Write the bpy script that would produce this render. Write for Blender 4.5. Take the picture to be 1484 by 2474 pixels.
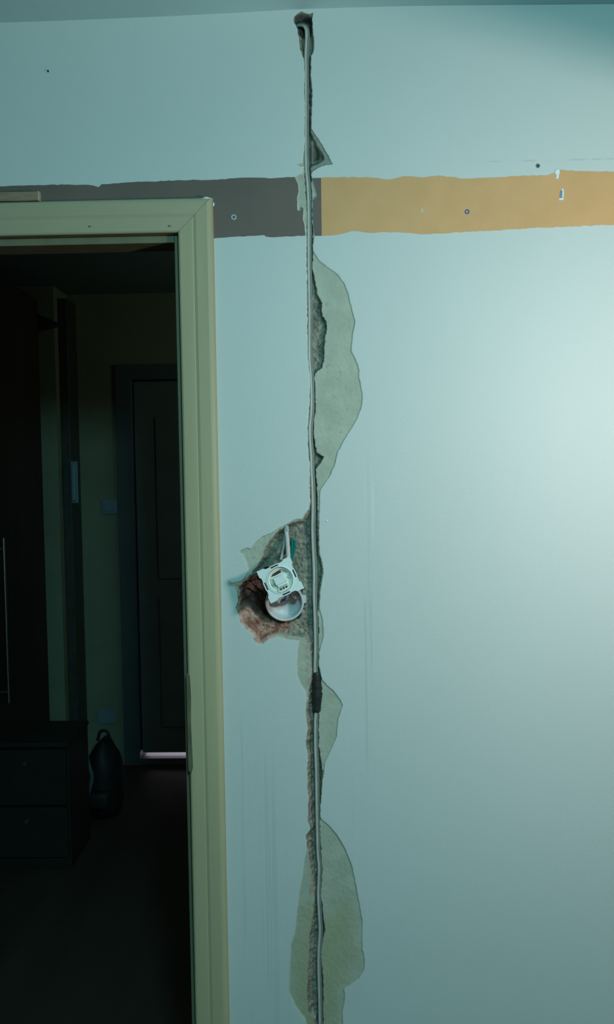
import bpy, bmesh, math, random
import numpy as np
from math import radians, sin, cos, pi
from mathutils import Vector, Matrix
from mathutils.geometry import tessellate_polygon

random.seed(7)
rng = np.random.default_rng(5)
scn = bpy.context.scene
for o in list(bpy.data.objects):
    bpy.data.objects.remove(o)
COL = scn.collection

# ------------------------------------------------------------------ camera
FPX, CAM_D, CAM_H = 2142.0, 1.86, 1.59
PITCH, YAW, ROLL = map(radians, (3.0, 1.342, 0.858))
f_ = np.array([-sin(YAW) * cos(PITCH), cos(YAW) * cos(PITCH), -sin(PITCH)])
r0 = np.array([cos(YAW), sin(YAW), 0.0])
u0 = np.cross(r0, f_)
R_ = r0 * cos(ROLL) - u0 * sin(ROLL)
U_ = u0 * cos(ROLL) + r0 * sin(ROLL)
cam_data = bpy.data.cameras.new('camera')
cam_data.sensor_fit = 'VERTICAL'
cam_data.sensor_height = 24.0
cam_data.lens = 24.0 * FPX / 2474.0
cam_data.clip_start = 0.02
cam = bpy.data.objects.new('camera', cam_data)
COL.objects.link(cam)
cam.matrix_world = Matrix(((R_[0], U_[0], -f_[0], 0), (R_[1], U_[1], -f_[1], -CAM_D),
                           (R_[2], U_[2], -f_[2], CAM_H), (0, 0, 0, 1)))
scn.camera = cam


def P(px, py, Y=0.0):
    """point of the photo -> point on the real plane y = Y"""
    d = f_ * FPX + R_ * (px - 742) - U_ * (py - 1237)
    t = (Y + CAM_D) / d[1]
    return Vector((d[0] * t, -CAM_D + d[1] * t, CAM_H + d[2] * t))


# ------------------------------------------------------------------ light
scn.view_settings.view_transform = 'Standard'
scn.view_settings.look = 'None'
scn.view_settings.gamma = 1.0
scn.view_settings.use_curve_mapping = False
scn.view_settings.exposure = 0.0

world = bpy.data.worlds.new('world')
scn.world = world
world.use_nodes = True
bg = world.node_tree.nodes['Background']
bg.inputs[0].default_value = (1.0, 0.55, 0.22, 1)
bg.inputs[1].default_value = 0.05

def add_light(name, kind, loc, energy, color, aim=None, **kw):
    l = bpy.data.lights.new(name, kind)
    l.energy = energy
    l.color = color
    for k, v in kw.items():
        setattr(l, k, v)
    o = bpy.data.objects.new(name, l)
    COL.objects.link(o)
    o.location = loc
    if aim is not None:
        o.rotation_euler = Vector(aim).to_track_quat('-Z', 'Y').to_euler()
    return o

# clamp work lamp standing to the right of the view: its reflector rim cuts the light off towards the ceiling
LAMP = Vector((0.75, -0.80, 1.70))
eA = (P(1484, 140) - LAMP).normalized()
eB = (P(1060, 20) - LAMP).normalized()
nrm = eA.cross(eB).normalized()
if nrm.z > 0:
    nrm = -nrm
HALF = radians(84)
mid = (eA + eB).normalized()
aim = (mid * cos(HALF) + nrm * sin(HALF)).normalized()
add_light('work_lamp', 'SPOT', LAMP, 21.0, (1.0, 0.955, 0.935), aim, spot_size=2 * HALF + radians(1.5), spot_blend=0.03, shadow_soft_size=0.055)
# ceiling lamp of the room, behind the photographer
add_light('ceiling_lamp', 'POINT', (0.3, -2.2, 2.25), 71, (0.32, 0.84, 0.97), shadow_soft_size=0.12)

# unseen fill light added to lift the dim far wall of the hall
add_light('hall_fill', 'POINT', (0.45, 1.9, 2.1), 2.9, (0.75, 1.0, 0.85), shadow_soft_size=0.15)

# ------------------------------------------------------------------ helpers
def lin(r, g, b):
    f = lambda c: (c / 255) / 12.92 if c / 255 <= 0.04045 else ((c / 255 + 0.055) / 1.055) ** 2.4
    return (f(r), f(g), f(b), 1.0)


def mat(name, col, rough=0.6, var=0.0, scale=30, bump=0.0, bscale=200, metal=0.0, stretch=(1, 1, 1), spec=0.4, col2=None):
    m = bpy.data.materials.new(name)
    m.use_nodes = True
    nt = m.node_tree
    b = nt.nodes['Principled BSDF']
    b.inputs['Roughness'].default_value = rough
    b.inputs['Metallic'].default_value = metal
    b.inputs['Specular IOR Level'].default_value = spec
    if len(col) == 3:
        col = (*col, 1)
    b.inputs['Base Color'].default_value = col
    tc = nt.nodes.new('ShaderNodeTexCoord')
    mp = nt.nodes.new('ShaderNodeMapping')
    mp.inputs['Scale'].default_value = stretch
    nt.links.new(tc.outputs['Object'], mp.inputs[0])
    if var or col2:
        n = nt.nodes.new('ShaderNodeTexNoise')
        n.inputs['Scale'].default_value = scale
        n.inputs['Detail'].default_value = 6
        nt.links.new(mp.outputs[0], n.inputs[0])
        rmp = nt.nodes.new('ShaderNodeValToRGB')
        rmp.color_ramp.elements[0].position = 0.3
        rmp.color_ramp.elements[1].position = 0.7
        c2 = col2 or tuple(c * (1 + var) for c in col[:3])
        rmp.color_ramp.elements[0].color = tuple(c * (1 - var) for c in col[:3]) + (1,)
        rmp.color_ramp.elements[1].color = tuple(c2[:3]) + (1,)
        nt.links.new(n.outputs[0], rmp.inputs[0])
        nt.links.new(rmp.outputs[0], b.inputs['Base Color'])
    if bump:
        n = nt.nodes.new('ShaderNodeTexNoise')
        n.inputs['Scale'].default_value = bscale
        n.inputs['Detail'].default_value = 4
        nt.links.new(mp.outputs[0], n.inputs[0])
        bp = nt.nodes.new('ShaderNodeBump')
        bp.inputs['Strength'].default_value = bump
        bp.inputs['Distance'].default_value = 0.002
        nt.links.new(n.outputs[0], bp.inputs['Height'])
        nt.links.new(bp.outputs[0], b.inputs['Normal'])
    return m


def link(name, me, m, parent=None, smooth=False):
    o = bpy.data.objects.new(name, me)
    COL.objects.link(o)
    if m:
        me.materials.append(m)
    if smooth:
        for p in me.polygons:
            p.use_smooth = True
    if parent:
        o.parent = parent
    return o


def obj(name, bm, m, parent=None, smooth=False):
    me = bpy.data.meshes.new(name)
    bmesh.ops.recalc_face_normals(bm, faces=bm.faces)
    bm.to_mesh(me)
    bm.free()
    return link(name, me, m, parent, smooth)


def tag(o, label, cat, group=None, kind=None):
    o['label'] = label
    o['category'] = cat
    if group:
        o['group'] = group
    if kind:
        o['kind'] = kind
    return o


def empty(name, loc=(0, 0, 0)):
    o = bpy.data.objects.new(name, None)
    COL.objects.link(o)
    o.location = loc
    o.empty_display_size = 0.05
    return o


def box(bm, x0, x1, y0, y1, z0, z1, bevel=0.0, M=None):
    t = bmesh.new()
    bmesh.ops.create_cube(t, size=1)
    for v in t.verts:
        v.co = Vector((x0 + (v.co.x + .5) * (x1 - x0), y0 + (v.co.y + .5) * (y1 - y0), z0 + (v.co.z + .5) * (z1 - z0)))
    if bevel:
        bmesh.ops.bevel(t, geom=list(t.edges), offset=bevel, segments=3, affect='EDGES', profile=0.5)
    merge(bm, t, M)


def merge(bm, t, M=None):
    vs = []
    for v in t.verts:
        vs.append(bm.verts.new(M @ v.co if M else v.co))
    t.verts.index_update()
    for f in t.faces:
        bm.faces.new([vs[v.index] for v in f.verts])
    t.free()


def BM():
    return bmesh.new()


def tube(bm, pts, rad, seg=10, caps=True):
    """tube through pts; rad scalar or list"""
    pts = [Vector(p) for p in pts]
    n = len(pts)
    rads = rad if isinstance(rad, (list, tuple)) else [rad] * n
    rings = []
    up = None
    for i, p in enumerate(pts):
        t = (pts[min(i + 1, n - 1)] - pts[max(i - 1, 0)]).normalized()
        if up is None:
            up = Vector((0, -1, 0)) if abs(t.y) < .9 else Vector((1, 0, 0))
        a = t.cross(up).normalized()
        up = a.cross(t).normalized()
        rings.append([bm.verts.new(p + (a * cos(2 * pi * k / seg) + up * sin(2 * pi * k / seg)) * rads[i]) for k in range(seg)])
    for i in range(n - 1):
        for k in range(seg):
            bm.faces.new((rings[i][k], rings[i][(k + 1) % seg], rings[i + 1][(k + 1) % seg], rings[i + 1][k]))
    if caps:
        bm.faces.new(rings[0][::-1])
        bm.faces.new(rings[-1])


def spline(pts, step=0.01):
    """Catmull-Rom resample"""
    pts = [Vector(p) for p in pts]
    q = [pts[0] * 2 - pts[1]] + pts + [pts[-1] * 2 - pts[-2]]
    out = []
    for i in range(1, len(q) - 2):
        a, b, c, d = q[i - 1], q[i], q[i + 1], q[i + 2]
        k = max(2, int((c - b).length / step))
        for j in range(k):
            t = j / k
            out.append(0.5 * ((2 * b) + (c - a) * t + (2 * a - 5 * b + 4 * c - d) * t * t + (3 * b - a - 3 * c + d) * t ** 3))
    out.append(pts[-1])
    return out


def lathe(bm, prof, seg=48, M=None):
    """profile of (r, h) turned about the local z axis"""
    t = bmesh.new()
    rings = []
    for r, h in prof:
        if r < 1e-6:
            rings.append([t.verts.new((0, 0, h))])
        else:
            rings.append([t.verts.new((r * cos(2 * pi * k / seg), r * sin(2 * pi * k / seg), h)) for k in range(seg)])
    for a, b in zip(rings, rings[1:]):
        for k in range(seg):
            va = [a[k % len(a)], a[(k + 1) % len(a)]]
            vb = [b[(k + 1) % len(b)], b[k % len(b)]]
            fs = []
            for v in va + vb:
                if v not in fs:
                    fs.append(v)
            if len(fs) > 2:
                t.faces.new(fs)
    merge(bm, t, M)


def slab(bm, outer, holes=(), t0=0.0, t1=0.001, M=None):
    """polygon with holes in local xy, thick from z=t0 to z=t1"""
    t = bmesh.new()
    loops = [outer] + list(holes)
    flat = [p for l in loops for p in l]
    tris = tessellate_polygon([[Vector((p[0], p[1], 0)) for p in l] for l in loops])
    lo = [t.verts.new((p[0], p[1], t0)) for p in flat]
    hi = [t.verts.new((p[0], p[1], t1)) for p in flat]
    for a, b, c in tris:
        try:
            t.faces.new((lo[a], lo[b], lo[c]))
            t.faces.new((hi[c], hi[b], hi[a]))
        except ValueError:
            pass
    i = 0
    for l in loops:
        n = len(l)
        for k in range(n):
            a, b = i + k, i + (k + 1) % n
            t.faces.new((lo[a], lo[b], hi[b], hi[a]))
        i += n
    merge(bm, t, M)


# wall-facing frame: local x = world x, local y = world z, local z = towards the room (-y)
def wallM(p, ang=0.0):
    return Matrix.Translation(p) @ Matrix(((1, 0, 0, 0), (0, 0, -1, 0), (0, 1, 0, 0), (0, 0, 0, 1))) @ Matrix.Rotation(ang, 4, 'Z')


# ------------------------------------------------------------------ materials of the setting
PAINT = (0.58, 0.62, 0.58)


class NT:
    def __init__(s, m):
        s.t = m.node_tree

    def n(s, typ, **kw):
        nd = s.t.nodes.new(typ)
        for k, v in kw.items():
            setattr(nd, k, v)
        return nd

    def put(s, sock, v):
        if hasattr(v, 'is_output'):
            s.t.links.new(v, sock)
        else:
            sock.default_value = v

    def math(s, op, a, b=0.0, c=0.0, clamp=False):
        nd = s.n('ShaderNodeMath', operation=op, use_clamp=clamp)
        for i, v in enumerate((a, b, c)):
            s.put(nd.inputs[i], v)
        return nd.outputs[0]

    def ss(s, v, lo, hi):
        nd = s.n('ShaderNodeMapRange', interpolation_type='SMOOTHSTEP')
        s.put(nd.inputs[0], v)
        nd.inputs[1].default_value = lo
        nd.inputs[2].default_value = hi
        return nd.outputs[0]

    def mix(s, fac, a, b):
        nd = s.n('ShaderNodeMix', data_type='RGBA')
        s.put(nd.inputs[0], fac)
        for i, v in ((6, a), (7, b)):
            if isinstance(v, tuple):
                v = (*v[:3], 1)
            s.put(nd.inputs[i], v)
        return nd.outputs[2]

    def noise(s, vec, scale, detail=4, rough=0.5):
        nd = s.n('ShaderNodeTexNoise')
        s.put(nd.inputs['Vector'], vec)
        nd.inputs['Scale'].default_value = scale
        nd.inputs['Detail'].default_value = detail
        nd.inputs['Roughness'].default_value = rough
        return nd.outputs[0]

    def mapv(s, vec, scale):
        nd = s.n('ShaderNodeMapping')
        s.put(nd.inputs[0], vec)
        nd.inputs['Scale'].default_value = scale
        return nd.outputs[0]

    def attr(s, name):
        return s.n('ShaderNodeAttribute', attribute_name=name).outputs['Fac']


def paint_nodes(N, co, sep):
    """old emulsion: faint roller mottling, dry drip runs, a few scuffs"""
    x, z = sep.outputs[0], sep.outputs[2]
    n1 = N.noise(co, 3.0, 3)
    c = N.mix(n1, tuple(v * 0.965 for v in PAINT), tuple(v * 1.035 for v in PAINT))
    # drip runs below the switch and right of the chase
    st = N.noise(N.mapv(co, (75, 1, 0.7)), 1.0, 3)
    st = N.ss(st, 0.57, 0.70)
    ra = N.math('MULTIPLY', N.ss(x, P(600, 2000)[0] - .05, P(600, 2000)[0]), N.math('SUBTRACT', 1.0, N.ss(x, P(690, 2000)[0], P(720, 2000)[0])))
    ra = N.math('MULTIPLY', ra, N.math('SUBTRACT', 1.0, N.ss(z, 0.75, 1.25)))
    rb = N.math('MULTIPLY', N.ss(x, P(835, 1400)[0], P(875, 1400)[0]), N.math('SUBTRACT', 1.0, N.ss(x, P(900, 1400)[0], P(925, 1400)[0])))
    rb = N.math('MULTIPLY', rb, N.math('SUBTRACT', 1.0, N.ss(z, 1.35, 1.75)))
    c = N.mix(N.math('MULTIPLY', N.math('ADD', ra, rb, clamp=True), N.math('MULTIPLY', st, 0.20)), c, (0.33, 0.37, 0.37))

    def vline(px, y0, y1, w, amt, col, cc):
        xc = P(px, (y0 + y1) / 2)[0]
        d = N.math('ABSOLUTE', N.math('SUBTRACT', x, xc))
        wob = N.math('MULTIPLY', N.math('SUBTRACT', N.noise(N.mapv(co, (0, 0, 9)), 1.0, 2), 0.5), 0.004)
        d = N.math('ABSOLUTE', N.math('SUBTRACT', N.math('SUBTRACT', x, xc), wob))
        k = N.math('SUBTRACT', 1.0, N.ss(d, w * .3, w))
        zt, zb = P(px, y0)[2], P(px, y1)[2]
        k = N.math('MULTIPLY', k, N.math('MULTIPLY', N.ss(z, zb, zb + .06), N.math('SUBTRACT', 1.0, N.ss(z, zt - .06, zt))))
        return N.mix(N.math('MULTIPLY', k, amt), cc, col)
    c = vline(885, 1420, 1880, .004, .20, (0.30, 0.34, 0.37), c)
    c = vline(897, 1400, 1660, .003, .20, (0.30, 0.34, 0.37), c)
    c = vline(901, 1120, 1330, .003, .22, (0.66, 0.84, 0.88), c)
    c = vline(883, 1140, 1250, .003, .14, (0.66, 0.84, 0.88), c)
    c = vline(645, 1800, 2420, .003, .16, (0.30, 0.34, 0.34), c)
    c = vline(588, 1700, 2300, .003, .14, (0.30, 0.34, 0.34), c)
    # scratch above the orange band
    zc = P(1290, 388)[2]
    k = N.math('SUBTRACT', 1.0, N.ss(N.math('ABSOLUTE', N.math('SUBTRACT', z, zc)), .0008, .0026))
    k = N.math('MULTIPLY', k, N.ss(x, P(1165, 388)[0], P(1215, 388)[0]))
    k = N.math('MULTIPLY', k, N.ss(N.noise(N.mapv(co, (30, 1, 30)), 1.0, 3), 0.40, 0.6))
    c = N.mix(N.math('MULTIPLY', k, 0.28), c, (0.28, 0.30, 0.28))
    return c


def finish_wall(N, b, col, co, strength=0.12, amt=None):
    N.put(b.inputs['Base Color'], col)
    b.inputs['Roughness'].default_value = 0.55
    b.inputs['Specular IOR Level'].default_value = 0.25
    bp = N.n('ShaderNodeBump')
    bp.inputs['Strength'].default_value = strength
    bp.inputs['Distance'].default_value = 0.002
    hn = N.noise(co, 160, 5)
    N.put(bp.inputs['Height'], N.math('MULTIPLY', hn, amt) if amt else hn)
    N.put(b.inputs['Normal'], bp.outputs[0])


m_wall = bpy.data.materials.new('aqua_wall_paint')
m_wall.use_nodes = True
N = NT(m_wall)
tc = N.n('ShaderNodeTexCoord')
sp = N.n('ShaderNodeSeparateXYZ')
N.put(sp.inputs[0], tc.outputs['Object'])
finish_wall(N, m_wall.node_tree.nodes['Principled BSDF'], paint_nodes(N, tc.outputs['Object'], sp), tc.outputs['Object'])

m_dam = bpy.data.materials.new('broken_plaster')
m_dam.use_nodes = True
N = NT(m_dam)
tc = N.n('ShaderNodeTexCoord')
co = tc.outputs['Object']
sp = N.n('ShaderNodeSeparateXYZ')
N.put(sp.inputs[0], co)
c = paint_nodes(N, co, sp)
pl = N.mix(N.ss(N.noise(co, 22, 6), .35, .7), (0.39, 0.42, 0.325), (0.46, 0.485, 0.385))
pl = N.mix(N.ss(N.noise(co, 85, 5), .60, .74), pl, (0.38, 0.35, 0.25))
gr = N.mix(N.noise(co, 45, 4), (0.17, 0.20, 0.17), (0.30, 0.32, 0.28))
pl = N.mix(N.attr('grey'), pl, gr)
pl = N.mix(N.math('MULTIPLY', N.attr('damp'), .55), pl, N.mix(N.noise(co, 25, 4), (0.30, 0.33, 0.15), (0.42, 0.40, 0.24)))
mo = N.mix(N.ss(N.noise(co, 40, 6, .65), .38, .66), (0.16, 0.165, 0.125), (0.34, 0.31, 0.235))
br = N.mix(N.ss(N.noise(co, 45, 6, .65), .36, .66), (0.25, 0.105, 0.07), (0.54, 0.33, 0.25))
rim = N.ss(N.noise(co, 60, 5), .42, .62)
fl = N.ss(N.attr('flake'), -.0004, .0006)
ch = N.ss(N.math('ADD', N.attr('chase'), N.math('MULTIPLY', N.math('SUBTRACT', N.noise(co, 120, 3), .5), .003)), -.0005, .0015)
bk = N.ss(N.math('ADD', N.attr('brick'), N.math('MULTIPLY', N.math('SUBTRACT', N.noise(co, 60, 4), .5), .016)), -.004, .005)
deep_shade = N.ss(N.attr('deep_shade'), -.004, .008)  # shade of the deep top hole and the triangular break, painted dark
c = N.mix(fl, c, pl)
c = N.mix(ch, c, mo)
c = N.mix(N.math('MULTIPLY', N.math('MULTIPLY', N.attr('pink'), rim), N.math('MULTIPLY', fl, .75)), c, (0.40, 0.27, 0.22))
br = N.mix(N.ss(N.attr('cav'), 0.0, .010), br, N.mix(N.noise(co, 50, 5), (0.07, 0.035, 0.028), (0.16, 0.075, 0.055)))  # brick darkened inside the cavity, recess shade put into the colour
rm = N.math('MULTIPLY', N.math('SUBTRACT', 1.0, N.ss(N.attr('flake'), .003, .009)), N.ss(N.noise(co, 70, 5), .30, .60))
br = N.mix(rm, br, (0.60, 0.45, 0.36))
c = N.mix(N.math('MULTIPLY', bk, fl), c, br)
c = N.mix(N.math('MULTIPLY', N.math('MULTIPLY', deep_shade, fl), .85), c, (0.055, 0.065, 0.055))
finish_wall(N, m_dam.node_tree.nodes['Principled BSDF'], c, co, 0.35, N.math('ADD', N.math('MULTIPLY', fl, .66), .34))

m_ceil = mat('ceiling_paint', (0.50, 0.74, 0.75), .7, .03, 4, .15, 120)
m_floor = mat('brown_laminate', (0.055, 0.040, 0.030), .5, .25, 6, .1, 60, stretch=(1, .12, 1))
m_wood = mat('pale_pine_casing', (0.44, 0.395, 0.235), .5, .13, 14, .08, 90, stretch=(1, 1, .06), col2=(0.51, 0.45, 0.27))
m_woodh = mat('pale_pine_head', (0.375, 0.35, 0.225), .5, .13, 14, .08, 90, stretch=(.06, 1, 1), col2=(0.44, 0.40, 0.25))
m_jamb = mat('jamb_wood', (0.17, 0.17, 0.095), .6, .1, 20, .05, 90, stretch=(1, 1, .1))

# ------------------------------------------------------------------ traced outlines of the damage (photo pixels on the wall plane)
D_PX = [(729, 27), (726.7, 27), (711, 39), (708, 48), (711, 56), (717.7, 67), (723, 103), (724, 116), (733, 140), (736, 181), (734.5, 220), (737, 259),
        (734.5, 318), (737, 336), (733, 375), (732, 393), (715, 398), (734.5, 403), (730.6, 419), (712.5, 427), (721.5, 445), (723, 463),
        (719, 478), (720, 507), (725.4, 508), (729, 499), (734.5, 500), (733, 530), (737, 543), (740, 569), (740, 640), (742.7, 671),
        (740, 692), (742.7, 793), (742.7, 860), (749, 913), (748, 967), (745, 1007), (742.7, 1033), (744, 1087), (748, 1127), (746.7, 1180),
        (748.7, 1206), (745, 1231), (729.5, 1253), (716.7, 1254), (704, 1259), (688.5, 1268), (668, 1279), (652.7, 1289), (634.7, 1295),
        (619.4, 1308), (604, 1326), (597.6, 1323), (582, 1328.5), (578, 1335), (586, 1340), (595, 1359), (600, 1377), (592.5, 1392.5),
        (581, 1404), (560.5, 1408), (551.5, 1403), (550, 1415.6), (568, 1421), (573, 1431), (574.6, 1451), (569.4, 1469), (578.4, 1492),
        (581, 1505), (593.8, 1520.6), (609, 1531), (615.5, 1551), (623, 1556), (637, 1555), (650, 1543.6), (668, 1540), (693.6, 1545),
        (722, 1549), (719, 1579.5), (716.7, 1602.5), (718, 1631), (727, 1656), (738.5, 1672), (741, 1692), (737, 1723), (739, 1729),
        (743.6, 1760), (737.5, 1802), (745, 1824), (742, 1857), (742, 1909), (746.7, 1927), (743.6, 1949), (743.6, 1985), (750, 2003),
        (737.5, 2019), (742, 2049), (734.5, 2086), (731.5, 2116), (722, 2162), (713, 2253), (702.5, 2284), (700, 2340), (698, 2400),
        (713, 2430), (737.5, 2464), (740, 2474), (745, 2600), (829, 2600), (829, 2474), (827.5, 2445.6), (833.6, 2415), (832, 2391),
        (865.6, 2369), (881, 2342), (882, 2320.6), (876, 2293), (876, 2223), (870, 2189.5), (859.5, 2134.6), (852, 2095), (835, 2052),
        (814, 2016), (792, 1991), (775.7, 1977.6), (774, 1958), (778.7, 1891), (782, 1872), (786, 1842), (795.5, 1823.6), (814, 1781),
        (817, 1738), (829, 1705), (824, 1692), (806, 1669), (784.6, 1650), (778, 1638), (771.8, 1610), (771.8, 1579.5), (782, 1538.5),
        (780.7, 1500), (771.8, 1464), (775.6, 1423), (782, 1385), (780.7, 1367), (773, 1339), (770.5, 1287.6), (771.8, 1257), (774, 1190),
        (776, 1180), (793, 1158.7), (809, 1126.7), (816, 1094.7), (832, 1062.7), (861, 1017), (874.7, 982.7), (877, 956), (872, 929),
        (868, 913), (869, 897), (864, 878.7), (849, 846.7), (850.7, 833), (853, 806.7), (858.7, 777), (850.7, 748), (842.7, 713),
        (832, 684), (816, 662.7), (792, 645), (770.7, 629), (756, 604), (757, 590.7), (760, 569), (755, 530), (755, 486), (765.5, 473),
        (759, 450), (752.6, 424), (755, 414), (778.5, 401), (804, 396), (786, 362), (770.7, 336), (757.8, 319), (752.6, 310), (754, 259),
        (755, 220), (751, 181), (752.6, 134.5), (759, 127), (759, 98), (756.5, 72), (755, 46.5), (756.5, 30), (747, 33.6), (739.7, 32)]
C_PX = [(726, 30), (711, 40), (711, 56), (718, 67), (724, 116), (734, 140), (737, 181), (735, 220), (737, 259), (735, 318), (734, 400), (736, 430),
        (739, 480), (741, 505), (741, 569), (741, 640), (742, 692), (743, 793), (744, 860), (749, 913), (748, 967), (746, 1007), (744, 1033), (745, 1087),
        (749, 1127), (748, 1180), (750, 1206), (747, 1231), (731, 1255), (704, 1262), (689, 1271), (668, 1284), (655, 1300), (642, 1318),
        (634, 1345), (622, 1366), (606, 1386), (594, 1398), (577, 1418), (576, 1451), (572, 1469), (581, 1492), (584, 1503), (596, 1517),
        (612, 1529), (618, 1546), (626, 1550), (650, 1538), (668, 1534), (700, 1536), (735, 1541), (746, 1560), (750, 1590), (753, 1628),
        (745, 1668), (742, 1692), (739, 1729), (744, 1760), (739, 1802), (745, 1824), (743, 1857), (743, 1909), (747, 1927), (744, 1949),
        (744, 1985), (750, 2003), (740, 2019), (743, 2049), (748, 2086), (753, 2116), (759, 2162), (757, 2208), (747, 2263), (745, 2314),
        (741, 2391), (744, 2445), (758, 2464), (760, 2600), (783, 2600), (782, 2474), (782, 2369), (777, 2314), (779, 2278), (786, 2253), (782, 2214),
        (776, 2162), (780, 2107), (777, 2055), (774, 2010), (774, 1964), (777, 1918), (780, 1866), (776, 1836), (771, 1805), (771, 1750),
        (774, 1720), (779, 1690), (778, 1640), (770, 1610), (769, 1580), (771, 1538), (770, 1500), (769, 1464), (774, 1423), (780, 1385),
        (779, 1367), (771, 1339), (769, 1287), (769, 1257), (767, 1190), (767, 1172), (765, 1153), (764, 1135), (771, 1124), (785, 1103), (768, 1095),
        (763, 1079), (759, 1047), (759, 1012), (763, 993), (763, 953), (760, 913), (761, 903), (779, 889), (785, 860), (786, 820), (791, 793),
        (789, 777), (781, 764), (777, 729), (768, 711), (763, 681), (756, 647), (756, 600), (757, 569), (754, 520), (754, 450), (752, 405),
        (770, 395), (785, 385), (779, 366), (766, 345), (752, 316), (753, 259), (754, 220), (751, 181), (752, 134), (758, 127), (758, 98), (756, 72), (755, 40), (740, 33)]
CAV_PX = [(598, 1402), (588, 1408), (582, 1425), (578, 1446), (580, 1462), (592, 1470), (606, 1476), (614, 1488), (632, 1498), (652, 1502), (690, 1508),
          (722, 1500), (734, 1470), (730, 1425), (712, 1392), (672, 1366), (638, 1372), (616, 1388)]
BRICK_PX = [(592, 1392), (566, 1408), (556, 1470), (570, 1540), (620, 1575), (665, 1555), (672, 1532), (700, 1520), (690, 1480), (650, 1420), (620, 1394)]
DEEP_SHADE_PX = [(726, 24), (706, 36), (709, 60), (720, 84), (746, 84), (762, 70), (760, 26), (740, 30)]
DEEP_SHADE2_PX = [(754, 335), (764, 346), (776, 370), (776, 384), (754, 390)]
DAMP_PX = [(790, 2200), (850, 2160), (870, 2300), (850, 2370), (830, 2400), (826, 2600), (700, 2600), (700, 2300), (722, 2180), (750, 2160)]

XA, XB, ZA, ZB = -0.216, 0.078, 0.30, 2.5185
STEP = 0.0013
nx, nz = int(round((XB - XA) / STEP)) + 1, int(round((ZB - ZA) / STEP)) + 1
gx, gz = np.linspace(XA, XB, nx), np.linspace(ZA, ZB, nz)
GX, GZ = np.meshgrid(gx, gz)


def to_wall(px):
    return np.array([[P(*p)[0], P(*p)[2]] for p in px])


def sdf(px):
    """signed distance, positive inside"""
    p = to_wall(px)
    d2 = np.full(GX.shape, 1e9)
    ins = np.zeros(GX.shape, bool)
    for (ax, az), (bx, bz) in zip(p, np.roll(p, -1, 0)):
        ex, ez = bx - ax, bz - az
        zlo, zhi = min(az, bz) - .06, max(az, bz) + .06
        i0, i1 = np.searchsorted(gz, zlo), np.searchsorted(gz, zhi)
        if i1 > i0:
            X, Z = GX[i0:i1], GZ[i0:i1]
            t = np.clip(((X - ax) * ex + (Z - az) * ez) / (ex * ex + ez * ez + 1e-12), 0, 1)
            d2[i0:i1] = np.minimum(d2[i0:i1], (X - ax - t * ex) ** 2 + (Z - az - t * ez) ** 2)
        j0, j1 = np.searchsorted(gz, min(az, bz)), np.searchsorted(gz, max(az, bz))
        if j1 > j0 and abs(ez) > 1e-12:
            X, Z = GX[j0:j1], GZ[j0:j1]
            ins[j0:j1] ^= X < ax + (Z - az) / ez * ex
    d = np.minimum(np.sqrt(d2), 0.06)
    return np.where(ins, d, -d)


def vnoise(scale, seed):
    """smooth value noise over the grid, about -1..1"""
    r = np.random.default_rng(seed)
    L = r.uniform(-1, 1, (int((ZB - ZA) / scale) + 4, int((XB - XA) / scale) + 4))
    u, v = (GX - XA) / scale, (GZ - ZA) / scale
    i, j = u.astype(int), v.astype(int)
    fu, fv = u - i, v - j
    fu, fv = fu * fu * (3 - 2 * fu), fv * fv * (3 - 2 * fv)
    return (L[j, i] * (1 - fu) + L[j, i + 1] * fu) * (1 - fv) + (L[j + 1, i] * (1 - fu) + L[j + 1, i + 1] * fu) * fv


def sstep(v, a, b):
    t = np.clip((v - a) / (b - a), 0, 1)
    return t * t * (3 - 2 * t)


n_a, n_b, n_c = vnoise(.006, 1), vnoise(.0027, 2), vnoise(.016, 3)
sD = sdf(D_PX) + .0006 * n_a + .0003 * n_b
sC = np.minimum(sdf(C_PX) + .0012 * n_a + .0008 * n_b, sD + .0002)
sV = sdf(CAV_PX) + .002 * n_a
sK = sdf(BRICK_PX)
sS = np.maximum(sdf(DEEP_SHADE_PX), sdf(DEEP_SHADE2_PX) - .003)
sM = sdf(DAMP_PX)

# cable centre line (photo pixels)
CABLE_PX = [(712, 62), (722, 60), (733, 60), (740, 66), (743, 80), (742, 110), (741, 140), (741, 200), (741, 260), (741, 320), (741, 370), (742, 410),
            (745, 440), (747, 480), (748, 530), (748, 570), (748, 640), (749, 690), (750, 760), (750, 860), (753, 905), (755, 960), (754, 1000),
            (751, 1030), (751, 1060), (754, 1100), (755, 1140), (757, 1180), (758, 1230), (757, 1270), (758, 1310), (761, 1380), (761, 1440),
            (763, 1500), (764, 1560), (763, 1620), (765, 1640), (766, 1715), (764, 1740), (764, 1800), (766, 1860), (767, 1920), (768, 1980),
            (770, 2060), (773, 2100), (771, 2160), (773, 2210), (775, 2250), (772, 2300), (772, 2350), (774, 2420), (775, 2480), (775, 2585)]
cw = to_wall(CABLE_PX)
cx_at = np.interp(gz, cw[::-1, 1], cw[::-1, 0])[:, None]
side = GX - cx_at                                    # >0 to the right of the cable

depth = .0024 * sstep(sD, 0, .0016)
rough = .5 + .5 * n_c
wl = np.where(side < 0, .011, .006)
chz = sstep(sC, 0, wl)
gz_mask = (GX > P(752, 360)[0]) & (GZ > P(760, 408)[2]) & (GZ < P(760, 312)[2])
depth += chz * np.where(gz_mask, .6, 1.0) * (.0125 + .002 * n_a + .0012 * n_b)
depth += .014 * sstep(sS, -.003, .010) * chz
depth += sstep(sV, -.001, .012) * (.056 + .004 * n_c + .003 * n_a)
depth += np.where(sD > 0, .00025 * n_a, 0)
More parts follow.
